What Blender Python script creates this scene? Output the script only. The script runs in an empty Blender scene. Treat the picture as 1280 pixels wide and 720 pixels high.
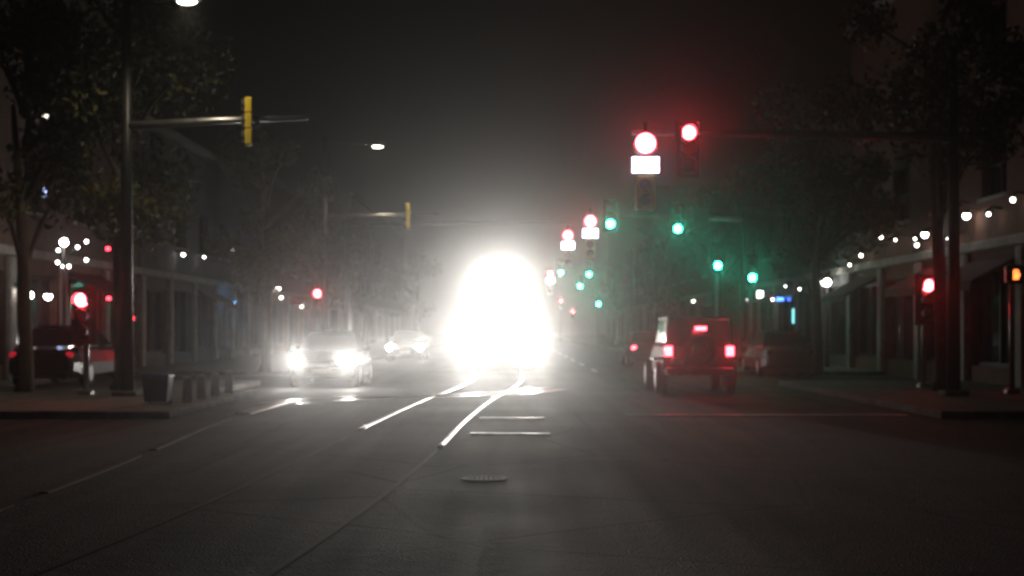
import bpy, math, random
from mathutils import Vector, Matrix
R = math.radians
random.seed(7)
S = bpy.context.scene
C = S.collection

# ------------------------------------------------------------------ camera
F = 1758.0            # focal length in pixels of the 1280 px wide frame
HZ = 412.0            # row of the horizon
CH = 1.5              # eye height
cam_d = bpy.data.cameras.new("camera")
cam = bpy.data.objects.new("camera", cam_d); C.objects.link(cam)
cam.location = (0, 0, CH); cam.rotation_euler = (R(90), 0, 0)
cam_d.sensor_width = 36; cam_d.lens = 36 * F / 1280
cam_d.shift_y = (HZ - 360) / 1280
cam_d.clip_start = 0.1; cam_d.clip_end = 3000
cam_d.dof.use_dof = True
cam_d.dof.focus_distance = 7.0
cam_d.dof.aperture_fstop = 2.3
cam_d.dof.aperture_blades = 6
S.camera = cam

# ------------------------------------------------------------------ night sky
w = bpy.data.worlds.new("World"); S.world = w; w.use_nodes = True
nt = w.node_tree; bg = nt.nodes["Background"]
sky = nt.nodes.new("ShaderNodeTexSky"); sky.sky_type = 'NISHITA'; sky.sun_disc = False
sky.sun_elevation = R(-4); sky.sun_rotation = R(20)
mix = nt.nodes.new("ShaderNodeMix"); mix.data_type = 'RGBA'; mix.inputs[0].default_value = 0.985
mix.inputs[7].default_value = (1.0, 0.74, 0.55, 1)          # brown night glow of the town
nt.links.new(sky.outputs[0], mix.inputs[6]); nt.links.new(mix.outputs[2], bg.inputs[0])
bg.inputs[1].default_value = 0.0022

S.view_settings.view_transform = 'Standard'; S.view_settings.look = 'None'
S.view_settings.exposure = 0; S.view_settings.gamma = 1
cy = S.cycles
cy.volume_bounces = 0; cy.max_bounces = 5; cy.diffuse_bounces = 2; cy.glossy_bounces = 3
cy.transparent_max_bounces = 8
cy.sample_clamp_indirect = 4; cy.sample_clamp_direct = 0
cy.use_denoising = True
cy.caustics_reflective = False; cy.caustics_refractive = False

# ------------------------------------------------------------------ helpers
def at(px, py, d):
    """the point d metres up the street that is seen at this direction"""
    return Vector(((px - 640) * d / F, d, CH + (HZ - py) * d / F))
def ax(px, d): return (px - 640) * d / F
def az(py, d): return CH + (HZ - py) * d / F

def mat(name, col, rough=0.6, metal=0.0, var=0.25, scale=3.0, bump=0.0, coat=0.0, bscale=None):
    m = bpy.data.materials.new(name); m.use_nodes = True
    n = m.node_tree.nodes; l = m.node_tree.links; p = n["Principled BSDF"]
    tc = n.new("ShaderNodeTexCoord"); nz = n.new("ShaderNodeTexNoise")
    nz.inputs["Scale"].default_value = scale; nz.inputs["Detail"].default_value = 6
    l.new(tc.outputs["Object"], nz.inputs["Vector"])
    r = n.new("ShaderNodeValToRGB")
    r.color_ramp.elements[0].position = 0.3; r.color_ramp.elements[1].position = 0.7
    r.color_ramp.elements[0].color = tuple(c * (1 - var) for c in col) + (1,)
    r.color_ramp.elements[1].color = tuple(min(1, c * (1 + var)) for c in col) + (1,)
    l.new(nz.outputs["Fac"], r.inputs[0]); l.new(r.outputs[0], p.inputs["Base Color"])
    mr = n.new("ShaderNodeMapRange"); mr.inputs[3].default_value = max(0.03, rough - 0.1); mr.inputs[4].default_value = min(1, rough + 0.1)
    l.new(nz.outputs["Fac"], mr.inputs[0]); l.new(mr.outputs[0], p.inputs["Roughness"])
    p.inputs["Metallic"].default_value = metal
    p.inputs["Coat Weight"].default_value = coat
    if bump:
        b = n.new("ShaderNodeBump"); b.inputs["Strength"].default_value = bump
        b.inputs["Distance"].default_value = 0.02
        n2 = n.new("ShaderNodeTexNoise"); n2.inputs["Scale"].default_value = bscale or scale * 12
        l.new(tc.outputs["Object"], n2.inputs["Vector"])
        l.new(n2.outputs["Fac"], b.inputs["Height"]); l.new(b.outputs[0], p.inputs["Normal"])
    return m
def glow(name, col, s, sample=True):
    m = bpy.data.materials.new(name); m.use_nodes = True
    p = m.node_tree.nodes["Principled BSDF"]
    p.inputs["Base Color"].default_value = (0.1, 0.1, 0.1, 1)
    p.inputs["Emission Color"].default_value = tuple(col) + (1,)
    p.inputs["Emission Strength"].default_value = s
    if not sample: m.cycles.emission_sampling = 'NONE'
    return m

class MB:
    def __init__(s): s.v = []; s.f = []; s.smooth = False
    def add(s, vs, fs):
        o = len(s.v); s.v += [tuple(x) for x in vs]; s.f += [tuple(i + o for i in f) for f in fs]; return s
    def box(s, x0, x1, y0, y1, z0, z1):
        v = [(x, y, z) for z in (z0, z1) for y in (y0, y1) for x in (x0, x1)]
        return s.add(v, [(0, 2, 3, 1), (4, 5, 7, 6), (0, 1, 5, 4), (2, 6, 7, 3), (0, 4, 6, 2), (1, 3, 7, 5)])
    def bbox(s, x0, x1, y0, y1, z0, z1, b=0.02):
        """box with chamfered edges along z and top"""
        def ring(q, z): return [(x0+q+b, y0+q, z), (x1-q-b, y0+q, z), (x1-q, y0+q+b, z), (x1-q, y1-q-b, z), (x1-q-b, y1-q, z), (x0+q+b, y1-q, z), (x0+q, y1-q-b, z), (x0+q, y0+q+b, z)]
        return s.loft([ring(b, z0), ring(0, z0+b), ring(0, z1-b), ring(b, z1)])
    def loft(s, rings, cap=True):
        n = len(rings[0]); o = []
        v = [p for r in rings for p in r]
        for k in range(len(rings)-1):
            for i in range(n):
                j = (i+1) % n
                o.append((k*n+i, k*n+j, (k+1)*n+j, (k+1)*n+i))
        if cap: o.append(tuple(reversed(range(n)))); o.append(tuple((len(rings)-1)*n+i for i in range(n)))
        return s.add(v, o)
    def tube(s, pts, r, n=12, cap=True):
        pts = [Vector(p) for p in pts]; rr = r if isinstance(r, (list, tuple)) else [r]*len(pts)
        rings = []
        for i, p in enumerate(pts):
            t = (pts[min(i+1, len(pts)-1)] - pts[max(i-1, 0)]).normalized()
            up = Vector((0, 0, 1)) if abs(t.z) < 0.9 else Vector((0, 1, 0))
            a = t.cross(up).normalized(); b = t.cross(a).normalized()
            rings.append([p + (a*math.cos(2*math.pi*k/n) + b*math.sin(2*math.pi*k/n))*rr[i] for k in range(n)])
        return s.loft(rings, cap)
    def ball(s, c, r, n=12, m=8, sq=(1, 1, 1)):
        rings = []
        for i in range(m+1):
            a = math.pi*(i+0.02)/(m+0.04) - math.pi/2
            rings.append([(c[0]+r*sq[0]*math.cos(a)*math.cos(2*math.pi*k/n), c[1]+r*sq[1]*math.cos(a)*math.sin(2*math.pi*k/n), c[2]+r*sq[2]*math.sin(a)) for k in range(n)])
        return s.loft(rings)
    def disc_y(s, c, r, depth=0.02, n=20):
        """a lens bulging to -y"""
        rings = []
        for q, d in ((1, 0), (0.92, 0.5), (0.6, 0.85), (0.15, 1)):
            rings.append([(c[0]+r*q*math.cos(2*math.pi*k/n), c[1]-depth*d, c[2]+r*q*math.sin(2*math.pi*k/n)) for k in range(n)])
        return s.loft(rings)
    def build(s, name, m, parent=None, smooth=False, bevel=0):
        me = bpy.data.meshes.new(name); me.from_pydata(s.v, [], s.f); me.update()
        import bmesh
        b = bmesh.new(); b.from_mesh(me); bmesh.ops.recalc_face_normals(b, faces=b.faces)
        b.to_mesh(me); b.free()
        me.materials.append(m)
        if smooth:
            for p in me.polygons: p.use_smooth = True
        o = bpy.data.objects.new(name, me); C.objects.link(o)
        if parent: o.parent = parent
        if bevel:
            md = o.modifiers.new("bevel", 'BEVEL'); md.width = bevel; md.segments = 2; md.limit_method = 'ANGLE'
        return o
def tag(o, label=None, cat=None, group=None, kind=None):
    if label: o['label'] = label
    if cat: o['category'] = cat
    if group: o['group'] = group
    if kind: o['kind'] = kind
    return o
def thing(name, label, cat, loc=(0, 0, 0), rz=0, group=None):
    o = bpy.data.objects.new(name, None); C.objects.link(o)
    o.location = loc; o.rotation_euler = (0, 0, rz)
    return tag(o, label, cat, group)
def copy_tree(o, parent=None):
    c = o.copy(); C.objects.link(c); c.parent = parent
    for ch in list(o.children): copy_tree(ch, c)
    return c
def spot(name, loc, target, power, size_deg, col, parent=None, blend=0.6, radius=0.05):
    l = bpy.data.lights.new(name, 'SPOT'); l.energy = power; l.spot_size = R(size_deg); l.spot_blend = blend
    l.shadow_soft_size = radius; l.color = col
    o = bpy.data.objects.new(name, l); C.objects.link(o); o.location = loc
    d = Vector(target) - Vector(loc); o.rotation_euler = d.to_track_quat('-Z', 'Y').to_euler()
    if parent: o.parent = parent
    return o
def point(name, loc, power, col, parent=None, radius=0.08):
    l = bpy.data.lights.new(name, 'POINT'); l.energy = power; l.shadow_soft_size = radius; l.color = col
    o = bpy.data.objects.new(name, l); C.objects.link(o); o.location = loc
    if parent: o.parent = parent
    return o

# ------------------------------------------------------------------ materials
def asphalt_mat(name, base, rlo, rhi):
    m = bpy.data.materials.new(name); m.use_nodes = True
    n = m.node_tree.nodes; l = m.node_tree.links; p = n["Principled BSDF"]
    tc = n.new("ShaderNodeTexCoord")
    big = n.new("ShaderNodeTexNoise"); big.inputs["Scale"].default_value = 0.35; big.inputs["Detail"].default_value = 5
    fine = n.new("ShaderNodeTexNoise"); fine.inputs["Scale"].default_value = 60; fine.inputs["Detail"].default_value = 4
    mp = n.new("ShaderNodeMapping"); mp.inputs["Scale"].default_value = (2.2, 0.12, 1)      # wheel-polished lanes
    lane = n.new("ShaderNodeTexNoise"); lane.inputs["Scale"].default_value = 1.0
    crack = n.new("ShaderNodeTexVoronoi"); crack.feature = 'DISTANCE_TO_EDGE'; crack.inputs["Scale"].default_value = 0.35
    for t in (big, fine): l.new(tc.outputs["Object"], t.inputs["Vector"])
    dn = n.new("ShaderNodeMixRGB"); dn.inputs[0].default_value = 0.12
    l.new(tc.outputs["Object"], dn.inputs[1]); l.new(big.outputs["Color"], dn.inputs[2]); l.new(dn.outputs[0], crack.inputs["Vector"])
    l.new(tc.outputs["Object"], mp.inputs["Vector"]); l.new(mp.outputs[0], lane.inputs["Vector"])
    a = n.new("ShaderNodeMath"); a.operation = 'MULTIPLY_ADD'; a.inputs[1].default_value = 0.5
    l.new(big.outputs["Fac"], a.inputs[0])
    a2 = n.new("ShaderNodeMath"); a2.operation = 'MULTIPLY'; a2.inputs[1].default_value = 0.5
    l.new(lane.outputs["Fac"], a2.inputs[0]); l.new(a2.outputs[0], a.inputs[2])
    r = n.new("ShaderNodeValToRGB"); r.color_ramp.elements[0].position = 0.35; r.color_ramp.elements[1].position = 0.65
    r.color_ramp.elements[0].color = tuple(c*0.6 for c in base)+(1,); r.color_ramp.elements[1].color = tuple(c*1.5 for c in base)+(1,)
    l.new(a.outputs[0], r.inputs[0])
    ck = n.new("ShaderNodeMapRange"); ck.inputs[1].default_value = 0; ck.inputs[2].default_value = 0.012; ck.inputs[3].default_value = 0.3; ck.inputs[4].default_value = 1
    l.new(crack.outputs[0], ck.inputs[0])
    mm = n.new("ShaderNodeMixRGB"); mm.blend_type = 'MULTIPLY'; mm.inputs[0].default_value = 1
    l.new(r.outputs[0], mm.inputs[1]); l.new(ck.outputs[0], mm.inputs[2]); l.new(mm.outputs[0], p.inputs["Base Color"])
    mr = n.new("ShaderNodeMapRange"); mr.inputs[1].default_value = 0.35; mr.inputs[2].default_value = 0.65
    mr.inputs[3].default_value = rhi; mr.inputs[4].default_value = rlo
    l.new(a.outputs[0], mr.inputs[0]); l.new(mr.outputs[0], p.inputs["Roughness"])
    vo = n.new("ShaderNodeTexVoronoi"); vo.inputs["Scale"].default_value = 45
    md = n.new("ShaderNodeTexNoise"); md.inputs["Scale"].default_value = 5; md.inputs["Detail"].default_value = 8
    l.new(tc.outputs["Object"], vo.inputs["Vector"]); l.new(tc.outputs["Object"], md.inputs["Vector"])
    ad = n.new("ShaderNodeMath"); ad.operation = 'ADD'; l.new(fine.outputs["Fac"], ad.inputs[0]); l.new(vo.outputs["Distance"], ad.inputs[1])
    ad2 = n.new("ShaderNodeMath"); ad2.operation = 'MULTIPLY_ADD'; ad2.inputs[1].default_value = 2.5; l.new(md.outputs["Fac"], ad2.inputs[0]); l.new(ad.outputs[0], ad2.inputs[2])
    b = n.new("ShaderNodeBump"); b.inputs["Strength"].default_value = 0.9; b.inputs["Distance"].default_value = 0.012
    l.new(ad2.outputs[0], b.inputs["Height"]); l.new(b.outputs[0], p.inputs["Normal"])
    return m
ASPH = asphalt_mat("asphalt", (0.045, 0.039, 0.034), 0.74, 0.93)
GROUND = asphalt_mat("ground_dirt", (0.05, 0.045, 0.04), 0.8, 0.95)
CONC = mat("dirty_concrete_paving", (0.15, 0.14, 0.125), 0.85, var=0.4, bump=0.3)
STEEL = mat("polished_steel", (0.55, 0.53, 0.5), 0.3, 1.0, 0.2, 4)
GALV = mat("galvanised_steel", (0.42, 0.42, 0.42), 0.38, 0.9, 0.15, 6)
DARKM = mat("dark_painted_steel", (0.03, 0.03, 0.032), 0.45, 0.3)
BLACK = mat("black_plastic", (0.02, 0.02, 0.02), 0.5)
YELLOW = mat("signal_yellow", (0.75, 0.55, 0.03), 0.5, var=0.1)
PAINT = mat("worn_white_paint", (0.62, 0.6, 0.55), 0.5, var=0.35, scale=9, bump=0.2)
GLASS = mat("dark_glass", (0.02, 0.022, 0.025), 0.08, var=0.1)
BARK = mat("bark", (0.09, 0.065, 0.045), 0.9, bump=0.6)
RUBBER = mat("tyre_rubber", (0.02, 0.02, 0.02), 0.8)
CHROME = mat("bright_metal", (0.7, 0.7, 0.7), 0.2, 1.0, 0.05)
STONE = mat("pale_stone", (0.42, 0.40, 0.37), 0.75, bump=0.3)
BRICKS = [mat("wall_brick", (0.2, 0.1, 0.07), 0.85, bump=0.4), mat("wall_render", (0.24, 0.22, 0.2), 0.85, bump=0.3),
          mat("wall_grey", (0.15, 0.15, 0.16), 0.8, bump=0.3), mat("wall_brown", (0.16, 0.11, 0.08), 0.85, bump=0.4)]
def leaf_mat(name, a, b):
    m = bpy.data.materials.new(name); m.use_nodes = True
    n = m.node_tree.nodes; l = m.node_tree.links; p = n["Principled BSDF"]
    g = n.new("ShaderNodeNewGeometry"); r = n.new("ShaderNodeValToRGB")
    r.color_ramp.elements[0].color = tuple(a)+(1,); r.color_ramp.elements[1].color = tuple(b)+(1,)
    l.new(g.outputs["Random Per Island"], r.inputs[0]); l.new(r.outputs[0], p.inputs["Base Color"])
    p.inputs["Roughness"].default_value = 0.65
    p.inputs["Transmission Weight"].default_value = 0
    return m
LEAF = leaf_mat("olive_leaves", (0.06, 0.065, 0.015), (0.14, 0.13, 0.03))
LEAFB = leaf_mat("brown_leaves", (0.06, 0.045, 0.02), (0.12, 0.08, 0.04))

# ------------------------------------------------------------------ ground, road, pavements
def sheet(name, poly, z, m, label=None):
    o = MB().add([(x, y, z) for x, y in poly], [tuple(range(len(poly)))]).build(name, m)
    tag(o, kind='structure'); return o
sheet("ground", [(-420, -20), (420, -20), (420, 600), (-420, 600)], -0.02, GROUND)
sheet("road", [(-6.8, -15), (7.2, -15), (7.2, 420), (-6.8, 420)], 0.0, ASPH)
for a, b in ((-90, -6.8), (7.2, 90)):
    sheet("cross_street", [(a, 10.5), (b, 10.5), (b, 23.6), (a, 23.6)], 0.0, ASPH)
    sheet("cross_street", [(a, 38), (b, 38), (b, 46), (a, 46)], 0.0, ASPH)
def slab(name, x0, x1, y0, y1):
    mb = MB(); mb.box(x0, x1, y0, y1, -0.01, 0.13)
    tag(mb.build(name, CONC, bevel=0.02), kind='structure')
for (y0, y1) in ((23.6, 38), (46, 400)):
    slab("pavement", -16, -6.8, y0, y1)
    slab("pavement", 7.2, 16, y0, y1)
tag(MB().bbox(-6.8, -5.75, 23.6, 31.5, -0.01, 0.129, 0.03).build("pavement", CONC), kind="structure")
slab("pavement", -16, -6.8, -15, 10.5); slab("pavement", 7.2, 16, -15, 10.5)
# painted markings
def strip(pts, wd, z, y_gaps=None):
    mb = MB(); pts = [Vector((p[0], p[1], 0)) for p in pts]
    L, Rr = [], []
    for i, p in enumerate(pts):
        t = (pts[min(i+1, len(pts)-1)] - pts[max(i-1, 0)]).normalized(); nrm = Vector((-t.y, t.x, 0))
        L.append(p + nrm*wd/2); Rr.append(p - nrm*wd/2)
    v = [(q.x, q.y, z) for q in L] + [(q.x, q.y, z) for q in Rr]; n = len(pts)
    return mb.add(v, [(i, i+1, n+i+1, n+i) for i in range(n-1)])
def crv(pts, n=14):
    """Catmull-Rom through ground points"""
    p = [Vector((a, b, 0)) for a, b in pts]; p = [2*p[0]-p[1]] + p + [2*p[-1]-p[-2]]; out = []
    for i in range(1, len(p)-2):
        for k in range(n):
            t = k/n; a, b, c, d = p[i-1], p[i], p[i+1], p[i+2]
            out.append(0.5*((2*b) + (c-a)*t + (2*a-5*b+4*c-d)*t*t + (3*b-a-3*c+d)*t**3))
    out.append(p[-2]); return [(q.x, q.y) for q in out]
def mark(mb, n="lane_marking"): tag(mb.build(n, PAINT), kind='structure')
for y in range(50, 200, 9): mark(strip([(3.0, y), (3.0, y+3)], 0.12, 0.008))
mark(strip([(2.0, 24.6), (6.9, 24.6)], 0.35, 0.012), "stop_line")
for k in range(5): mark(strip([(7.8, 11.2+k*2.4), (11, 11.2+k*2.4)], 0.5, 0.010), "crosswalk_bar")

# rails
def rail_mesh(pts, wd=0.075, h=0.02):
    mb = MB(); P = [Vector((p[0], p[1], 0)) for p in pts]; rings = []
    for i, p in enumerate(P):
        t = (P[min(i+1, len(P)-1)] - P[max(i-1, 0)]).normalized(); nr = Vector((-t.y, t.x, 0))
        prof = [(-wd/2, -0.02), (-wd/2, h*0.45), (-wd*0.32, h*0.85), (0, h), (wd*0.32, h*0.85), (wd/2, h*0.45), (wd/2, -0.02)]
        rings.append([(p.x+nr.x*a, p.y+nr.y*a, b) for a, b in prof])
    return mb.loft(rings)
def offset(pts, o):
    P = [Vector((p[0], p[1], 0)) for p in pts]; out = []
    for i, p in enumerate(P):
        t = (P[min(i+1, len(P)-1)] - P[max(i-1, 0)]).normalized(); out.append((p.x + t.y*o, p.y - t.x*o))
    return out
TL = crv([(-2.35, 17.8), (-2.2, 22.9), (-1.85, 30), (-1.2, 40), (-1.12, 50), (-1.12, 80), (-1.1, 160), (-1.1, 400)])
tr = thing("railway_track", "straight embedded steel track the oncoming train runs on, down the middle of the road", "railway track")
rail_mesh(TL[9:]).build("rail", STEEL, tr, smooth=True)
rail_mesh(offset(TL, 1.435)).build("rail", STEEL, tr, smooth=True)
CL = crv([(-4.2, 6), (-4.3, 13.3), (-4.45, 17.2), (-4.7, 21.8), (-4.75, 26), (-4.45, 29.2), (-3.35, 30.9), (-1.5, 31.9), (0, 33.4), (0.9, 35.5)])
tr2 = thing("railway_track", "curved embedded rail sweeping from lower left across in front of the train", "railway track")
SHINY = mat("glint_steel", (0.62, 0.6, 0.56), 0.4, 1.0, 0.15, 2, bump=0.8, bscale=14)  # bright bumpy steel, made to spread the lamp glint along this stretch
DULL = mat("steel_past_glint", (0.05, 0.043, 0.038), 0.7, 0.5, 0.8, 0.9)  # rail beyond the glint, its missing shine put in as darker colour
GLOSS = mat("glossy_glint_concrete", (0.2, 0.19, 0.17), 0.34, 0, 0.3, 1.2, bump=0.4, bscale=9)
tb = strip(CL[66:], 1.15, 0.008).build("glint_strip", GLOSS, tr2)  # glossy strip added to mirror the lamps as a bright line
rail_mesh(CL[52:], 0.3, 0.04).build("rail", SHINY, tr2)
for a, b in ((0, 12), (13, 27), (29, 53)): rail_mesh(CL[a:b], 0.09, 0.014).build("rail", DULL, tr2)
NL = crv([(-3.3, 5), (-2.8, 10), (-2.5, 14.5), (-2.3, 19.5)], 8)
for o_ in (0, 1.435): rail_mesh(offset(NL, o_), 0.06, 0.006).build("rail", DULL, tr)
PLATE = mat("grimy_steel_plate", (0.3, 0.28, 0.25), 0.42, 1.0, 0.7, 3.5, bump=0.4)
for (x0, x1, y, wd, nm) in ((-0.55, 0.55, 23.6, 0.22, 0), (-0.6, 0.55, 20.1, 0.16, 1)):
    mb = MB().bbox(x0, x1, y, y+wd, 0.0, 0.018, 0.006)
    tag(mb.build("steel_plate", PLATE), ["steel plate between the rails, the one closer to the train",
        "steel plate between the rails, the one closer to the viewer"][nm], "road plate", "steel plates in the road")

mh = thing("manhole_cover", "round iron manhole cover in the dark asphalt nearest the viewer", "manhole cover", (-.28, 14.1, 0)); mh.scale = (.62, .62, 1)
def flat_ring(r0, r1, z): return MB().loft([[(rr*math.cos(2*math.pi*k/32), rr*math.sin(2*math.pi*k/32), zz) for k in range(32)] for rr, zz in ((r1, 0.001), (r1, z), (r0, z), (r0, 0.001))], False)
IRON = mat("cast_iron", (0.06, 0.055, 0.05), 0.7, 0.5, 0.5, 5)
flat_ring(.31, .37, .012).build("rim", IRON, mh)
cv = MB().loft([[(rr*math.cos(2*math.pi*k/32), rr*math.sin(2*math.pi*k/32), zz) for k in range(32)] for rr, zz in ((.3, .001), (.3, .009), (.27, .011))])
for a in range(-3, 4):
    for b_ in range(-3, 4):
        if a*a+b_*b_ < 10: cv.bbox(a*.075-.02, a*.075+.02, b_*.075-.02, b_*.075+.02, .0112, .016, .003)
cv.build("lid", IRON, mh)
# ------------------------------------------------------------------ haze
hz = MB().box(-430, 430, -25, 610, -1.2, 60).build("haze", BLACK)
hm = bpy.data.materials.new("haze_air"); hm.use_nodes = True
hn = hm.node_tree; hn.nodes.clear()
ho = hn.nodes.new("ShaderNodeOutputMaterial"); hv = hn.nodes.new("ShaderNodeVolumePrincipled")
hv.inputs["Color"].default_value = (0.9, 0.9, 0.9, 1); hv.inputs["Density"].default_value = 0.0018
hv.inputs["Anisotropy"].default_value = 0.955
hn.links.new(hv.outputs[0], ho.inputs["Volume"])
hz.data.materials[0] = hm; tag(hz, kind='stuff')
tag(hz, "thin night haze filling the street air", "haze")

# ------------------------------------------------------------------ buildings
LIT_W = glow("lit_window_white", (1.0, 0.9, 0.75), 3.0, False)
LIT_B = glow("lit_window_blue", (0.45, 0.55, 1.0), 3.0, False)
LAMPW = glow("wall_lamp_glow", (1.0, 0.93, 0.85), 15.0)
def building(label, side, y0, y1, h, m, bays, lamps=(), awning=None, litw=(), face=12.2, pil=True):
    """side +1: right of street, facade at x=+face, looking to -x. local frame: x along the street, y into the building"""
    L = y1 - y0
    if side > 0: t = thing("building", label, "building", (face, y1, 0.0), R(-90))
    else: t = thing("building", label, "building", (-face-1.6, y0, 0.0), R(90))
    D = 12
    # wall with shop openings: piers, lintel band, and punched upper windows
    mb = MB(); bw = L/bays; wz = 3.1
    mb.box(0, L, 0.35, D, 0, h)
    for i in range(bays+1):
        c = i*bw; a, b = max(0, c-0.3), min(L, c+0.3); mb.box(a, b, 0, 0.35, 0, wz)
    for i in range(bays):
        mb.box(i*bw+0.3, (i+1)*bw-0.3, 0.02, 0.35, 0, 0.55)
    mb.box(0, L, 0, 0.35, wz, 4.1)
    fl = int((h-4.6)/3.2)
    z = 4.1
    for f in range(fl):
        z2 = z+0.8; z3 = z2+1.7
        mb.box(0, L, 0, 0.35, z, z2)
        for i in range(bays+1):
            c = i*bw; a, b = max(0, c-bw*0.28), min(L, c+bw*0.28); mb.box(a, b, 0, 0.35, z2, z3)
        z = z3+0.7
        mb.box(0, L, 0, 0.35, z3, z)
    mb.box(0, L, 0, 0.35, z, h)
    mb.build("wall", m, t)
    cm = MB(); cm.box(-0.1, L+0.1, -0.3, 0.36, h, h+0.28); cm.box(-0.05, L+0.05, -0.12, 0, 3.55, 3.8); cm.build("cornice", STONE, t, bevel=0.03)
    for i in range(bays):
        x0, x1 = i*bw+0.3, (i+1)*bw-0.3
        if i % 3 == 1:
            d = MB().box(x0+0.3, x0+1.35, 0.22, 0.3, 0.55, 2.6).build("door", DARKM, t)
            MB().tube([(x0+1.22, 0.14, 1.2), (x0+1.22, 0.14, 1.6)], 0.02, 8).build("handle", CHROME, d)
            wn = MB().box(x0+1.45, x1, 0.24, 0.28, 0.55, wz).build("window", GLASS, t)
        else:
            wn = MB().box(x0, x1, 0.24, 0.28, 0.55, wz).build("window", GLASS, t)
            fr = MB(); fr.box(x0, x1, 0.16, 0.235, 0.55, 0.65); fr.box((x0+x1)/2-0.04, (x0+x1)/2+0.04, 0.16, 0.235, 0.65, wz-0.1); fr.box(x0, x1, 0.16, 0.235, wz-0.1, wz)
            fr.build("frame", DARKM, wn)
        if pil:
            MB().bbox(i*bw-0.2, i*bw+0.24, -0.16, -0.003, 0, 3.5, 0.03).build("pilaster", STONE, t)
    z = 4.1
    for f in range(fl):
        for i in range(bays):
            x0, x1 = i*bw+bw*0.28, (i+1)*bw-bw*0.28
            lit = (f, i) in litw
            wn = MB().box(x0, x1, 0.25, 0.29, z+0.8, z+2.5).build("window", LIT_W if lit else GLASS, t)
            fr = MB(); xm = (x0+x1)/2; fr.box(xm-0.03, xm+0.03, 0.2, 0.245, z+0.8, z+2.5); fr.box(x0, x1, 0.2, 0.245, z+1.6, z+1.66)
            fr.build("frame", DARKM, wn)
            MB().box(x0-0.1, x1+0.1, -0.08, 0.0, z+0.7, z+0.79).build("sill", STONE, t)
        z += 3.2
    if awning:
        for i in awning:
            x0, x1 = i*bw+0.35, (i+1)*bw-0.35
            MB().loft([[(x, 0, 3.3), (x, 0, 3.22), (x, -1.1, 2.62), (x, -1.15, 2.45), (x, -1.18, 2.45), (x, -1.15, 2.68)] for x in (x0, x1)]).build("awning", awn, t)
    for (d, zz, sz, on) in lamps:
        lx = (y1 - d) if side > 0 else (d - y0)
        b = MB(); b.tube([(lx, 0, zz+0.12), (lx, -0.25, zz+0.16), (lx, -0.34, zz+0.08)], 0.025, 8); b.tube([(lx, -0.34, zz+0.1), (lx, -0.34, zz+0.02)], [0.05, 0.15], 12)
        wl = b.build("wall_lamp", DARKM, t)
        MB().ball((lx, -0.34, zz-0.03), sz, 12, 8).build("bulb", on, wl, smooth=True)
    return t
awn = mat("awning_canvas", (0.08, 0.03, 0.03), 0.85)
LP = LAMPW
LPd = glow("wall_lamp_dim", (1.0, 0.92, 0.82), 10.0)
building("right hand brick storefront with a row of lit wall lamps, nearest building on the right", 1, 25, 50.5, 12, BRICKS[0], 6,
         [(36.7, 4.5, 0.1, LP), (35.0, 4.4, 0.05, LPd), (40.4, 4.26, 0.1, LP), (38.2, 4.0, 0.05, LPd), (41.2, 4.0, 0.06, LPd), (41.4, 4.2, 0.04, LPd), (47.8, 4.05, 0.06, LPd), (45.2, 4.5, 0.06, LPd), (33.3, 4.6, 0.06, LPd), (43.5, 4.3, 0.04, LPd), (49.4, 3.8, 0.05, LPd), (37.4, 4.75, 0.03, LPd)], awning=(0, 2, 3))
building("grey right hand block beyond the brick storefront, one lamp lit at its near end", 1, 50.7, 74, 9.5, BRICKS[2], 5,
         [(53.3, 3.3, 0.12, LP), (54.2, 3.35, 0.06, LPd), (67, 3.1, 0.12, LP), (64, 2.9, 0.06, LPd), (58, 3.2, 0.05, LPd), (61, 3.4, 0.04, LPd), (71, 3.0, 0.05, LPd)], awning=(1,))
building("low brown right hand building farther up the street beyond the grey block", 1, 86, 120, 8.5, BRICKS[3], 6, [(92, 3.4, 0.1, LPd)])
building("tall rendered building at the far right end of the street", 1, 122, 180, 14, BRICKS[1], 8, [])
building("left hand brown storefront building behind the olive tree, nearest on the left", -1, 25, 52, 12.5, BRICKS[3], 6,
         [(40.8, 2.5, 0.12, LP), (38.6, 2.6, 0.09, LPd)], awning=(1, 4))
building("grey left hand block with three small high lamps", -1, 52.2, 78, 9.2, BRICKS[2], 6,
         [(57.6, 4.6, 0.08, LPd), (61.5, 4.7, 0.06, LPd), (67.6, 5.3, 0.06, LPd), (77, 4.2, 0.07, LPd)], awning=(2,))
building("brick left hand building with two lit shop lamps farther up the street", -1, 80, 118, 10, BRICKS[0], 6,
         [(81, 3.9, 0.13, LPd), (82, 3.4, 0.1, LPd), (90, 3.0, 0.08, LPd)])
building("pale rendered building at the far left end of the street", -1, 120, 180, 13, BRICKS[1], 8, [])

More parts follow.
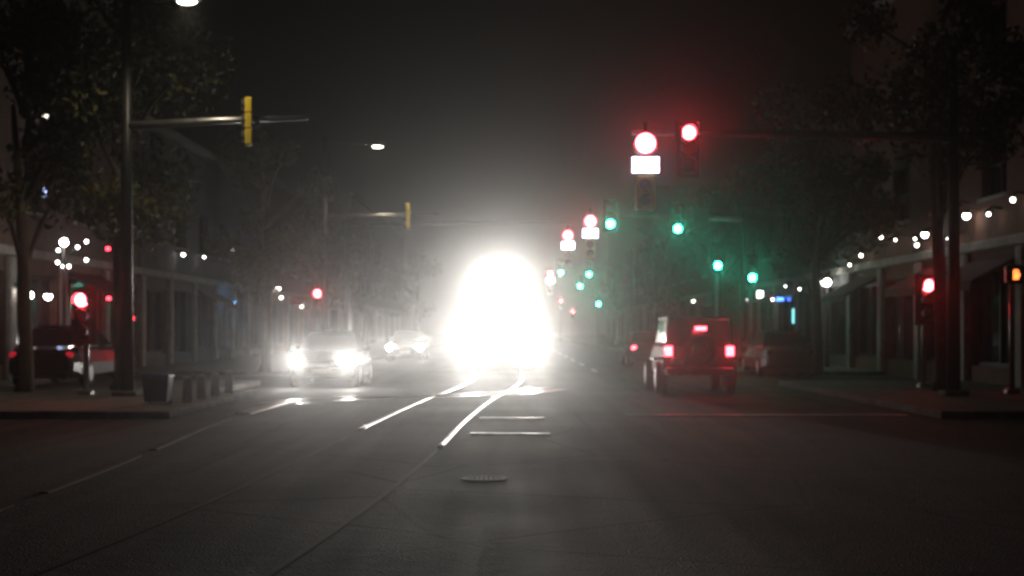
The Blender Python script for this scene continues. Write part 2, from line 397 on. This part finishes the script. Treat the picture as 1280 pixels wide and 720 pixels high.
# ------------------------------------------------------------------ signals
RED = glow("red_lens_lit", (1.0, 0.035, 0.045), 80)
REDBIG = glow("large_red_lens_lit", (1.0, 0.05, 0.07), 40)
GREEN = glow("green_lens_lit", (0.02, 1.0, 0.6), 120)
WSIGN = glow("white_sign_lit", (0.78, 0.74, 1.0), 12)
REDs = glow("small_red_lamp", (1.0, 0.03, 0.05), 60)
OFFR = mat("red_lens_off", (0.12, 0.01, 0.01), 0.2); OFFA = mat("amber_lens_off", (0.15, 0.07, 0.01), 0.2); OFFG = mat("green_lens_off", (0.01, 0.08, 0.04), 0.2)
def visor(mb, cz, r, y0, dep):
    n = 14; rings = []
    for rr in (r, r+0.012):
        pass
    A = [math.pi*(-0.15 + 1.3*k/n) for k in range(n+1)]
    for k in range(n):
        a, b = A[k], A[k+1]
        q = lambda ang, rr, y: (rr*math.cos(ang), y, cz+rr*math.sin(ang))
        mb.add([q(a, r, y0), q(b, r, y0), q(b, r+.012, y0), q(a, r+.012, y0), q(a, r, y0-dep), q(b, r, y0-dep), q(b, r+.012, y0-dep), q(a, r+.012, y0-dep)],
               [(0, 1, 5, 4), (2, 3, 7, 6), (4, 5, 6, 7), (0, 4, 7, 3), (1, 2, 6, 5)])
    return mb
def signal_proto(lit):
    t = thing("traffic_signal", "x", "traffic light", (0, 0, -50))
    h = MB()
    for k in range(3): h.bbox(-0.165, 0.165, 0.0, 0.15, -0.49+k*0.327, -0.49+k*0.327+0.322, 0.025)
    hs = h.build("housing", YELLOW if lit == 'off' else BLACK, t)
    if lit != "off":
        spot("beam", (0, -.22, {"red": .324, "green": -.33}[lit]), (0, -30, -3), 42, 26, {"red": (1, .03, .05), "green": (.03, 1, .5)}[lit], t, .8, .04)
    bp = MB(); bp.box(-0.26, 0.26, 0.171, 0.178, -0.6, 0.6); 
    if lit != "off": bp.build("backplate", BLACK, t)
    br = MB(); br.box(-0.04, 0.04, 0.18, 0.3, -0.1, 0.1); br.build("bracket", DARKM, t)
    for k, (nm, on, off) in enumerate((("green", GREEN, OFFG), ("amber", OFFA, OFFA), ("red", RED, OFFR))):
        cz = -0.33+k*0.327
        ln = MB().disc_y((0, -0.005, cz), 0.14, 0.03).build("lens", on if lit == nm else off, t, smooth=True)
        visor(MB(), cz, 0.145, -0.001, 0.07 if lit == 'off' else 0.2).build("visor", BLACK, ln)
    return t
PRO = {k: signal_proto(k) for k in ("red", "green", "off")}
used = set()
SIG = []
def signal(kind, loc, label, rz=0, group="traffic lights over the street"):
    o = PRO[kind] if kind not in used else copy_tree(PRO[kind])
    used.add(kind)
    dz = {'red': -0.324, 'green': 0.33, 'off': 0}[kind]
    o.location = Vector(loc) + Vector((0, 0, dz)); o.rotation_euler = (0, 0, rz); tag(o, label, None, group); SIG.append(o)
    return o
signal('red', at(861, 166, 29), "brightest red traffic light, topmost on the right with dark lower lenses")
signal('green', at(847, 286, 52), "brightest green traffic light, beside the small grey sign")
signal('green', at(763, 280, 52), "green traffic light just right of the second lit white sign")
signal('green', at(736, 343, 98), "small green traffic light below and right of the train glare, over the far crossing")
signal('green', at(701, 341, 98), "green traffic light touching the farthest round red light, just right of the train's lamps")
signal('green', at(725, 358, 104), "tiny green traffic light just below a larger green one at the far crossing")
signal('green', at(748, 380, 112), "lowest tiny green traffic light, near the road at the far crossing")
signal('green', at(897, 332, 56), "small green traffic light high above the spare wheel vehicle's right side", group="side post traffic lights")
signal('green', at(940, 347, 56), "rightmost green traffic light, beside the right hand buildings", group="side post traffic lights")
signal('red', at(102, 375, 29.2), "large red traffic light low on the left by the pavement", group="side post traffic lights")
signal('red', at(1160, 357, 33), "red traffic light low on the right in front of the brick storefront", group="side post traffic lights")
signal('red', at(397, 367, 53), "small red traffic light above the oncoming car's lamps on the left", group="side post traffic lights")
signal('off', at(306, 152, 28.9), "yellow traffic light seen edge on, on the near left arm", rz=R(-79.2))
signal('off', at(508, 270, 51.9), "yellow traffic light seen edge on, on the farther left arm", rz=R(-85.7))
signal('red', at(701, 376, 150), "faint red traffic light far up the street, upper of two beside the train", group="faint far red lights")
signal('red', at(716, 389, 175), "faintest red traffic light far up the street, lower of two beside the train", group="faint far red lights")

# round red light over a lit white sign
def train_signal(loc, label, s=1.0):
    t = thing("crossing_signal", label, "warning light", loc, 0, "round red lights above lit white signs")
    MB().tube([(0, 0.16, 0.13), (0, 0.0, 0.13)], 0.25, 24).build("housing", BLACK, t, smooth=False)
    ln = MB().disc_y((0, -0.003, 0.13), 0.21, 0.04, 24).build("lens", REDBIG, t, smooth=True)
    spot('beam', (0, -.1, .13), (0, -30, -3), 42, 26, (1, .04, .06), t, .8, .05)
    b = MB().bbox(-0.3, 0.3, 0.0, 0.16, -0.5, -0.13, 0.02).build("sign_box", BLACK, t)
    MB().box(-0.275, 0.275, -0.008, -0.001, -0.475, -0.155).build("sign_face", WSIGN, b)
    y = MB().bbox(-0.2, 0.2, 0.0, 0.16, -1.25, -0.52, 0.03).build("lower_housing", YELLOW, t)
    for zz in (-0.72, -1.04):
        MB().disc_y((0, -0.002, zz), 0.13, 0.03).build("lens", OFFA, t, smooth=True)
    MB().tube([(0, 0.12, 0.3), (0, 0.12, 0.6)], 0.03, 8).build("hanger", DARKM, t)
    return t
train_signal(at(807, 187, 28.9), "largest round red light above a lit white sign, high over the road")
train_signal(at(738, 281, 51.9), "second largest round red light above a lit white sign, left of a green light")
train_signal(at(710, 298, 62), "small round red light above a white sign, left of a bigger twin")
train_signal(at(688, 345, 97.9), "farthest round red light above a white sign, at the edge of the train glare")

# grey sign
g = MB().box(-0.3, 0.3, 0, 0.02, -0.45, 0.45).build("street_sign", GALV, bevel=0.01); g.location = at(877, 275, 51.9)
tag(g, "small plain grey sign plate hanging right of the bright green light", "sign")

# masts
def mast(label, base, arm_end, arm_z, lamp=None, arm_z2=None, toph=8.6):
    """pole with a signal arm and, on top, a street lamp"""
    x, y = base; t = thing("signal_mast", label, "signal pole", (x, y, 0.12), 0, "signal masts with long arms")
    MB().tube([(0, 0, 0), (0, 0, toph)], [0.15, 0.09], 14).build("pole", DARKM, t, smooth=True)
    MB().bbox(-0.26, 0.26, -0.26, 0.26, -0.0, 0.12, 0.03).build("base", CONC, t)
    z0 = arm_z - 0.12; z1 = (arm_z2 if arm_z2 else arm_z) - 0.12; ex = arm_end - x
    MB().tube([(0, 0, z0), (ex*0.5, 0, (z0+z1)/2 + 0.03), (ex, 0, z1)], [0.1, 0.08, 0.05], 12).build("arm", GALV, t, smooth=True)
    if lamp:
        lx = lamp[0] - x; lz = lamp[2] - 0.12; ly = -1.7
        MB().tube([(0, 0, toph-0.3), (lx*0.5, ly*.5, lz+0.2), (lx-0.1*(1 if lx > 0 else -1), ly+.1, lz+0.12)], 0.035, 8).build("lamp_arm", GALV, t, smooth=True)
        hd = MB().ball((lx, ly, lz+0.07), 0.32, 14, 8, (1, 0.5, 0.28)).build("lamp_head", GALV, t, smooth=True)
        MB().ball((lx, ly, lz), 0.2, 12, 6, (1, 0.6, 0.3)).build("lamp_glass", lamp[3], hd, smooth=True)
        spot("lamp_light", (lx, ly, lz-0.12), (lx, ly, -5), lamp[4], 150, (1.0, 0.85, 0.6), t, 0.5, 0.1)
    return t
LAMPG = glow("street_lamp_glass", (1.0, 0.9, 0.7), 14)
mast("near left signal mast with street lamp, arm carrying the edge-on yellow light", (-8.0, 29.2), ax(385, 29.2), az(158, 29.2), (ax(234, 27.5), 0, az(2, 27.5), LAMPG, 210), az(147, 29.2), 9.2)
mast("farther left signal mast with street lamp above the small edge-on yellow light", (-6.95, 52.2), ax(548, 52.2), az(272, 52.2), (ax(472, 50.5), 0, az(183, 50.5), LAMPG, 240), az(268, 52.2), 8.6)
mast("near right signal mast, its arm holding the topmost red light", (9.2, 29.3), ax(790, 29.3), az(172, 29.3), None, az(166, 29.3), 7.2)
mast("second right signal mast, its arm holding the brightest green light", (8.6, 52.3), ax(728, 52.3), az(274, 52.3), None, az(270, 52.3), 7.0)
mast("third right signal mast, thin, its arm holding the far small green lights", (8.4, 98.4), ax(680, 98.4), az(338, 98.4), None, az(336, 98.4), 7.0)
def post(label, x, y, h, r=0.06):
    t = thing("signal_post", label, "signal post", (x, y, 0.0), 0, "short posts carrying traffic lights")
    MB().tube([(0, 0, 0), (0, 0, h)], r, 12).build("pole", GALV, t, smooth=True)
    MB().bbox(-0.14, 0.14, -0.14, 0.14, 0.0, 0.25, 0.04).build("base", GALV, t)
for p, n in (((102, 29.2, 2.2), "left signal post under the large low red light"), ((1160, 33, 2.7), "right signal post under the low red light by the storefront"),
             ((397, 53, 3.1), "left signal post under the small red light above the oncoming car"), ((897, 56, 4.2), "right signal post under the small green light above the boxy vehicle"),
             ((940, 56, 3.6), "rightmost post of the green lights beside the right hand buildings"), ((748, 112, 3.8), "far signal post under the lowest tiny green light"),
             ((701, 150, 4.6), "far thin post under the upper faint red light"), ((716, 175, 3.8), "far thin post under the lower faint red light")):
    post(n, ax(p[0], p[1]), p[1]+0.32, p[2])
ts_g = thing("gantry", "overhead pole and arm carrying the small round red light left of its bigger twin", "signal pole", (-7.3, 62.4, 0.12))
MB().tube([(0, 0, 0), (0, 0, 6.6)], [0.13, 0.08], 12).build("pole", GALV, ts_g, smooth=True)
MB().tube([(0, 0, 6.05), (10.0, 0, 6.15)], [0.08, 0.05], 12).build("arm", GALV, ts_g, smooth=True)
# pedestrian signal, orange
ORANGE = glow("orange_symbol_lit", (1.0, 0.2, 0.04), 3.5)
pd = thing("pedestrian_signal", "orange pedestrian crossing light at the right edge", "crossing light", at(1270, 343, 30))
MB().bbox(-0.2, 0.2, 0.0, 0.18, -0.2, 0.2, 0.03).build("housing", BLACK, pd)
hb = MB(); hb.box(-0.06, 0.06, -0.006, 0, -0.11, 0.02)
for k in range(4): hb.box(-0.06+k*0.032, -0.036+k*0.032, -0.006, 0, 0.021, 0.12-0.02*abs(k-1.5))
hb.box(0.061, 0.085, -0.006, 0, -0.05, 0.03)
hb.build("hand_symbol", ORANGE, pd)
post("signal post under the orange pedestrian light at the right edge", ax(1270, 30), 30.25, 2.9)

# ------------------------------------------------------------------ vehicles
HEAD = glow("headlamp_lit", (1.0, 0.96, 0.9), 260)
TAIL = glow("tail_lamp_lit", (1.0, 0.035, 0.05), 26)
REFLGLOW = glow("reflector_glow", (1.0, 0.03, 0.05), 0.35, False)  # emission stands in for light caught by the parked car's reflectors
def ring_x(y, hw, z0, z1, r=0.12, hw2=None):
    """cross-section ring at station y"""
    hw2 = hw if hw2 is None else hw2
    P = [(-hw+r, z0), (hw-r, z0), (hw, z0+r), (hw, (z0+z1)/2), (hw2, z1-r), (hw2-r, z1), (-hw2+r, z1), (-hw2, z1-r), (-hw, (z0+z1)/2), (-hw, z0+r)]
    return [(a, y, b) for a, b in P]
def wheel(parent, x, y, r=0.33, wd=0.2, name="wheel"):
    wh = MB().loft([[(xx, y+rr*math.cos(a), r+rr*math.sin(a)) for a in [2*math.pi*k/24 for k in range(24)]] for xx, rr in ((x-wd/2, r*0.88), (x-wd/2+0.03, r), (x+wd/2-0.03, r), (x+wd/2, r*0.88))])
    o = wh.build(name, RUBBER, parent)
    s = 1 if x > 0 else -1
    rm = MB().loft([[(xx, y+rr*math.cos(a), r+rr*math.sin(a)) for a in [2*math.pi*k/16 for k in range(16)]] for xx, rr in ((x+s*(wd/2+0.002), r*0.62), (x+s*(wd/2+0.015), r*0.5))])
    rm.build("rim", GALV, o)
def sedan(label, loc, rz, paint, front_on=True, tail=None, group=None, lamp_power=0, aim=None):
    """front faces local -y"""
    t = thing("car", label, "car", loc, rz, group)
    b = MB()
    st = [(-2.2, .68, .3, .62), (-2.12, .8, .24, .72), (-1.6, .88, .2, .84), (-0.85, .9, .2, .95), (0, .91, .2, .97), (1.2, .9, .2, .99), (1.9, .86, .22, .98), (2.2, .76, .3, .9), (2.25, .68, .36, .8)]
    b.loft([ring_x(y, hw, z0, z1, 0.1, hw*0.9) for y, hw, z0, z1 in st]); b.build("body", paint, t, smooth=False, bevel=0.02)
    c = MB()
    c.loft([[(x*(.8-.0), y0, .96) for x in (-1, 1)] + [(x*.6, y1, 1.43) for x in (1, -1)] for y0, y1 in ((-0.9, -0.25), (1.75, 1.05))])
    c.v = [(-.8, -.95, .95), (.8, -.95, .95), (.8, 1.8, .95), (-.8, 1.8, .95), (-.58, -.2, 1.42), (.58, -.2, 1.42), (.58, 1.0, 1.42), (-.58, 1.0, 1.42)]
    c.f = [(0, 1, 5, 4), (1, 2, 6, 5), (2, 3, 7, 6), (3, 0, 4, 7), (4, 5, 6, 7), (3, 2, 1, 0)]
    c.build("windows", GLASS, t, bevel=0.04)
    MB().bbox(-.6, .6, -.22, 1.02, 1.425, 1.47, 0.02).build("roof", paint, t)
    for sx in (-1, 1):
        for y in (-1.35, 1.35): wheel(t, sx*.8, y)
        hl = MB().ball((sx*.66, -2.12, .66), .13, 14, 8, (1.5, .5, 1.05)).build("headlight", HEAD if front_on else CHROME, t, smooth=True)
        MB().ball((sx*.64, 2.2, .78), .1, 12, 6, (1.3, .4, .8)).build("tail_light", tail or OFFR, t, smooth=True)
        m = MB().ball((sx*.97, -.6, 1.0), .1, 10, 6, (1, .6, .7)).build("mirror", paint, t, smooth=True)
        if lamp_power:
            spot("beam", (sx*.66, -2.26, .66), aim if aim else (sx*.66, -40, .3), lamp_power, 10, (1, .96, .9), t, 0.35, 0.04)
    MB().bbox(-.5, .5, -2.26, -2.17, .36, .52, .02).build("grille", BLACK, t)
    MB().box(-.26, .26, -2.275, -2.262, .4, .5).build("number_plate", PAINT, t)
    return t
PNT1 = mat("dark_blue_paint", (0.015, 0.018, 0.03), 0.3, 0.3, 0.05, coat=1); PNT2 = mat("silver_paint", (0.1, 0.1, 0.11), 0.35, 0.6, 0.05, coat=1)
PNT3 = mat("black_paint", (0.015, 0.015, 0.017), 0.3, 0, 0.05, coat=1); PNT4 = mat("grey_paint", (0.12, 0.12, 0.13), 0.35, 0.3, 0.05, coat=1)
CARP = 640
sedan("nearest oncoming car on the left with two blinding headlights", (ax(402, 36)-0.0, 38.2, 0), R(0), PNT1, True, None, "oncoming cars with headlights on", CARP, (5, -38, 3.2))
sedan("farther oncoming car behind it, its headlights two smaller white stars", (ax(506, 66), 68.2, 0), R(0), PNT2, True, None, "oncoming cars with headlights on", CARP*0.6, (5.2, -68, 5))
sedan("distant car with one red tail light showing left of the boxy vehicle", (ax(782, 60)+.64, 57.8, 0), 0, PNT4, False, TAIL, None)
sedan("dark parked car at the left edge with dim red rear reflectors", (ax(117, 37), 34.5+.6, 0.13), R(0), PNT3, False, REFLGLOW, None)
bpy.context.view_layer.update()
for o in bpy.data.objects:
    pass
# the two cars driving away turn their tails to the viewer
for o in list(bpy.data.objects):
    if o.parent is None and o.get('category') == 'car' and ('tail light' in o['label'] or 'rear reflectors' in o['label']):
        o.rotation_euler = (0, 0, R(180))
sedan("dark parked car at the right kerb ahead of the boxy vehicle", (ax(972, 46), 46, 0), R(180), PNT4, False, None, None)

# boxy vehicle with spare wheel
d = 32; sx0 = ax(874, d)
j = thing("off_road_car", "boxy dark off-road car seen from behind, spare wheel on its tailgate, brake lights lit", "car", (sx0, d, 0))
b = MB(); b.loft([ring_x(y, hw, z0, z1, .05, hw2) for y, hw, z0, z1, hw2 in ((0.02, .80, .5, 1.12, .78), (.1, .82, .45, 1.15, .79), (2.6, .82, .45, 1.15, .79), (2.7, .8, .45, 1.12, .74), (4.0, .74, .5, 1.06, .68))])
DUSTY = mat("dusty_black_paint", (0.013, 0.013, 0.013), 0.65)
b.build("body", DUSTY, j, bevel=.02)
b = MB(); b.loft([[(-.74, y0, 1.15), (.74, y0, 1.15), (.68, y1, 1.72), (-.68, y1, 1.72)] for y0, y1 in ((.08, .16), (2.65, 2.3))]); b.build("windows", GLASS, j, bevel=.03)
MB().bbox(-.71, .71, .12, 2.35, 1.72, 1.8, .03).build("roof", PNT3, j)
for s_ in (-1, 1):
    for y in (.75, 3.2): wheel(j, s_*.8, y, .38, .24)
    MB().bbox(s_*.7-.085, s_*.7+.085, -.05, .03, .9, 1.12, .012).build("tail_light", TAIL, j)
    spot("beam", (s_*.7, -.12, 1.01), (s_*.7, -30, 1.4), 70, 30, (1, .03, .05), j, .8, .04)
    MB().bbox(s_*.86-.14, s_*.86+.14, .4, 1.1, .8, .86, .01).build("fender", BLACK, j)
    MB().box(s_*.73-.03, s_*.73+.03, .07, .16, 1.15, 1.72).build("pillar", PNT3, j)
sw = MB().loft([[(.02+rr*math.cos(a), yy, 1.0+rr*math.sin(a)) for a in [2*math.pi*k/28 for k in range(28)]] for yy, rr in ((-.02, .33), (-.05, .38), (-.22, .38), (-.25, .33))]).build("spare_wheel", RUBBER, j)
MB().loft([[(.02+rr*math.cos(a), yy, 1.0+rr*math.sin(a)) for a in [2*math.pi*k/20 for k in range(20)]] for yy, rr in ((-.252, .22), (-.27, .2), (-.27, .08), (-.3, .06))]).build("rim", CHROME, sw)
MB().tube([(.02, -.02, 1.3), (.02, -.1, 1.48)], .02, 8).build("lamp_bracket", BLACK, j)
MB().bbox(-.11, .15, -.14, -.08, 1.48, 1.57, .012).build("brake_light", TAIL, j)
MB().bbox(-.78, .78, -.2, .0, .46, .64, .03).build("bumper", GALV, j)
MB().box(-.64, -.34, -.06, -.02, .7, .84).build("number_plate", PAINT, j)

# train
TX, TY = ax(626, 50), 50.0
TP = mat("train_paint", (0.35, 0.36, 0.38), 0.35, 0.4, 0.1, coat=0.5)
t = thing("train", "train coming head on up the middle track, its lamps blinding white", "train", (TX, TY, 0))
b = MB(); b.loft([ring_x(y, hw, z0, z1, .25, hw2) for y, hw, z0, z1, hw2 in ((0.0, 1.15, .45, 1.7, 1.1), (.12, 1.3, .35, 1.85, 1.25), (.14, 1.3, .35, 3.25, 1.1), (.5, 1.36, .32, 3.45, 1.2), (1.2, 1.4, .3, 3.6, 1.25), (26, 1.4, .3, 3.6, 1.25))])
b.build("body", TP, t, bevel=.03)
for s_ in (-1, 1):
    MB().bbox(s_*.62-.45, s_*.62+.45, .02, .13, 1.9, 2.75, .03).build("windscreen", GLASS, t)
    for k in range(7):
        MB().bbox(s_*1.4-.012, s_*1.4+.012, 3+k*3.2, 5+k*3.2, 1.9, 2.8, .005).build("side_window", GLASS, t)
MB().loft([ring_x(y, hw, z0, z1, .05) for y, hw, z0, z1 in ((-.25, .9, .12, .5), (.1, 1.25, .12, .6))]).build("pilot", BLACK, t)
cpl = MB().bbox(-.12, .12, -.6, -.2, .6, .85, .04).build("coupler", DARKM, t)
wheels = MB()
for y in (2.4, 4.8, 21, 23.4):
    for s_ in (-1, 1):
        MB().loft([[(xx, y+rr*math.cos(a), .45+rr*math.sin(a)) for a in [2*math.pi*k/20 for k in range(20)]] for xx, rr in ((s_*.72-.07, .43), (s_*.72+.07, .43))]).build("wheel", STEEL, t)
TLAMP = glow("train_lamp_lit", (1.0, 0.98, 0.93), 150)
TPW = 2100
for (lx, lz, r, pw) in ((-.2, 3.02, .15, 1.3), (.2, 3.02, .15, 1.3), (-1.02, .88, .15, 1), (1.02, .88, .15, 1), (-1.0, 1.7, .1, .5), (1.0, 1.7, .1, .25)):  # the small middle pair is added to widen the white glare
    MB().tube([(lx, .3, lz), (lx, -.02, lz)], r+.03, 16).build("lamp_housing", BLACK, t)
    MB().disc_y((lx, -.025, lz), r, .04).build("headlight", TLAMP, t, smooth=True)
    spot("beam", (lx, -.12, lz), (.4, -50, 3.2), TPW*pw, 11.5 if lz > 2 else 26, (1, .96, .89), t, 0.5, .08)

# ------------------------------------------------------------------ trees
def tree(name, label, x, y, H, cr, m, n=5000, seed=1, low=2.6, group="street trees"):
    rnd = random.Random(seed)
    t = thing(name, label, "tree", (x, y, 0.12), 0, group)
    tk = MB(); top = Vector((rnd.uniform(-.3, .3), rnd.uniform(-.3, .3), H*.7))
    tk.tube([(0, 0, 0), (0.05, 0, .3), (rnd.uniform(-.1, .1), 0, H*.35), top], [.24, .17, .13, .05], 10)
    clumps = []
    for k in range(16):
        z = rnd.uniform(low, H-.4); a = rnd.uniform(0, 6.28); q = math.sin(math.pi*min(1, max(.12, (z-low+.8)/(H-low+1))))
        rr = cr*q*rnd.uniform(.35, 1); p = Vector((rr*math.cos(a), rr*math.sin(a), z))
        s = Vector((0, 0, max(1.6, z-rnd.uniform(1, 2)))); mid = (s+p)/2 + Vector((0, 0, .2))
        tk.tube([s, mid, p], [.07, .045, .015], 6); clumps.append((p, rnd.uniform(.5, 1.05)*cr*.42))
    tk.build("trunk", BARK, t, smooth=True)
    cb = MB()
    for i in range(n):
        c, r = rnd.choice(clumps)
        dv = Vector((rnd.gauss(0, 1), rnd.gauss(0, 1), rnd.gauss(0, .8))); dv = dv.normalized()*r*rnd.random()**.45
        p = c + dv; s = rnd.uniform(.06, .13)
        u = Vector((rnd.gauss(0, 1), rnd.gauss(0, 1), rnd.gauss(0, 1))).normalized(); v = u.cross(Vector((rnd.gauss(0, 1), rnd.gauss(0, 1), rnd.gauss(0, 1)))).normalized()
        cb.add([p-u*s, p+v*s*.45, p+u*s, p-v*s*.45], [(0, 1, 2, 3)])
    me = bpy.data.meshes.new("crown"); me.from_pydata(cb.v, [], cb.f); me.materials.append(m)
    o = bpy.data.objects.new("crown", me); C.objects.link(o); o.parent = t
tree("street_tree", "olive green street tree behind the near left signal arm", -8.9, 31.9, 10.2, 2.8, LEAF, 11000, 3, 3.4)
tree("street_tree", "tree at the far left edge with thin dark crown", ax(10, 30), 31, 9, 2.2, LEAF, 5000, 4, 4.0)
tree("street_tree", "dim tree on the left between the two signal masts", ax(330, 45), 45, 7.6, 2.2, LEAF, 5000, 5, 3.0)
tree("street_tree", "brown leaved tree on the right above the boxy vehicle", 9.3, 43, 8.8, 2.7, LEAFB, 7000, 6, 3.6)
tree("street_tree", "brown leaved tree at the upper right corner", 9.6, 31.5, 10.5, 2.6, LEAFB, 6000, 8, 5.2)
for k, (x, y, nm) in enumerate(((-9, 66, "left tree above the farther oncoming car"), (-9.5, 90, "far left tree beyond the grey block"), (9.8, 66, "right tree beside the grey block"), (9.5, 88, "far right tree beyond the green side lights"), (-8.5, 125, "distant left tree near the vanishing point"), (9.5, 130, "distant right tree near the vanishing point"))):
    tree("street_tree", nm, x, y, 8.0, 2.4, LEAF if x < 0 else LEAFB, 2500, 20+k, 3.0)

# ------------------------------------------------------------------ lamps and small lights
def bulb_mat(c, s, sm=False): return glow("bulb_lit", c, s, sm)
BW = bulb_mat((1, .93, .85), 25, True); BWs = bulb_mat((1, .95, .9), 12); BR = bulb_mat((1, .03, .05), 12); BB = bulb_mat((.1, .45, 1), 70); BC = bulb_mat((.25, .9, .95), 1.6); BBL = bulb_mat((.05, .15, 1), 8)
def lamp_post(label, px, py, d, r, heads=None, m=None, group=None):
    p = at(px, py, d); t = thing("street_lamp", label, "street lamp", (p.x, d, .12), 0, group)
    MB().tube([(0, 0, 0), (0, 0, .5), (0, 0, p.z-.12-r)], [.1, .06, .04], 10).build("pole", DARKM, t, smooth=True)
    if heads:
        hs = MB()
        for (qx, qy) in heads:
            q = at(qx, qy, d); hs.tube([(0, 0, p.z-.6), ((q.x-p.x)*.6, 0, q.z-.25), (q.x-p.x, 0, q.z-.15)], .015, 6)
        hs.build("arms", DARKM, t)
        for (qx, qy) in heads:
            q = at(qx, qy, d); MB().ball((q.x-p.x, 0, q.z-.12), .05, 10, 6).build("globe", BWs, t, smooth=True)
    MB().ball((0, 0, p.z-.12), r, 14, 8).build("globe", m or BW, t, smooth=True)
lamp_post("left lamp post with one large globe and a ring of small bulbs", 80, 303, 37.7, .11, [(97, 309), (108, 302), (73, 313), (72, 328), (79, 333), (86, 333), (108, 325)])
lamp_post("lone bright lamp at the far left edge of the pavement", 37, 369, 36, .1)
lamp_post("pale lamp in front of the grey block on the right", 1034, 353, 52, .14, [(1024, 354), (1018, 358)])
def bollard(label, px, d, h, m, top=None, group=None, r=.06):
    t = thing("bollard", label, "bollard", (ax(px, d), d, .12 if abs(ax(px, d)) > 5.9 else 0), 0, group)
    MB().tube([(0, 0, 0), (0, 0, h-.05), (0, 0, h)], [r, r, r*.6], 12).build("post", m, t, smooth=True)
    if top: MB().tube([(0, 0, h), (0, 0, h+.18), (0, 0, h+.22)], [r*.8, r*.8, r*.3], 12).build("light", top, t)  # glowing top added in place of the reflections on shiny posts
bollard("shiny bollard with added glowing top, standing right of the dim parked car on the left", 151, 32.6, .95, CHROME, BWs)
bollard("slim shiny bollard with added glowing top, under the lone lamp at the far left", 33, 31, .9, CHROME, BWs, r=.045)
for k, dd in enumerate((26.4, 27.6, 28.9, 30.3)):
    bollard(["white bollard nearest the blue bin", "second white bollard from the blue bin", "third white bollard from the blue bin", "white bollard farthest from the blue bin, closest to the oncoming car"][k], 640-6.1*F/dd, dd, .5, STONE, None, "white bollards along the left kerb", .09)
BLUE = mat("blue_paint", (0.02, 0.03, 0.2), .4)
bn = thing("recycling_bin", "dark blue bin at the left kerb before the white bollards", "bin", (-6.55, 26.0, .13)); bn.scale = (.75, .75, .62)
MB().loft([[(x*a, y*a, z) for x, y in ((-.33, -.3), (.33, -.3), (.33, .3), (-.33, .3))] for a, z in ((.82, .06), (1, .8))]).build("tub", BLUE, bn, bevel=.03)
MB().loft([[(x*a, y*a, z) for x, y in ((-.35, -.33), (.35, -.33), (.35, .33), (-.35, .33))] for a, z in ((1, .8), (1, .86), (.8, .93))]).build("lid", BLUE, bn, bevel=.02)
for s_ in (-1, 1): MB().tube([(s_*.25-.03, .25, .07), (s_*.25+.03, .25, .07)], .07, 12).build("wheel", RUBBER, bn)

def sign(name, label, cat, px, py, d, w_, h_, m, rz=0):
    p = at(px, py, d); t = thing(name, label, cat, (p.x, p.y, p.z), rz)
    MB().bbox(-w_/2-.05, w_/2+.05, 0, .12, -h_/2-.05, h_/2+.05, .02).build("case", BLACK, t)
    MB().box(-w_/2, w_/2, -.008, -.001, -h_/2, h_/2).build("lit_face", m, t)
    return t
sign("shop_sign", "tall narrow pale cyan lit sign on the right buildings", "sign", 993, 395, 60, .2, .62, BC)
sign("shop_sign", "small blue lit sign on the right, left of the pale lamp", "sign", 975, 374, 64, .34, .16, BBL)
sign("shop_sign", "small bright blue lit sign on the left above the oncoming headlights", "sign", 290, 381, 68, .26, .26, BB)
sign("shop_sign", "dim blue-white upright sign high on the far left, upper of two", "sign", 57, 148, 41, .16, .22, LIT_W)
sign("shop_sign", "dim blue-white upright sign high on the far left, lower of two", "sign", 57, 236, 41, .14, .5, LIT_B)
sign("shop_sign", "tiny violet lit sign beside the left tree, upper one", "sign", 86, 183, 41, .2, .08, LIT_B)
sign("shop_sign", "tiny violet lit sign beside the left tree, lower one", "sign", 79, 202, 41, .12, .08, LIT_B)
sign("shop_sign", "small square white lit sign on the right beside the rightmost green light", "sign", 950, 368, 66, .26, .3, BWs)
for px, py, d_, lab in ((136, 373, 41, "small red lamp right of the large low red light"), (165, 398, 41, "tiny red lamp low on the left storefront"), (135, 311, 41, "faint red lamp right of the globe cluster")):
    sign("warning_lamp", lab, "red lamp", px, py, d_, .12, .1, BR)
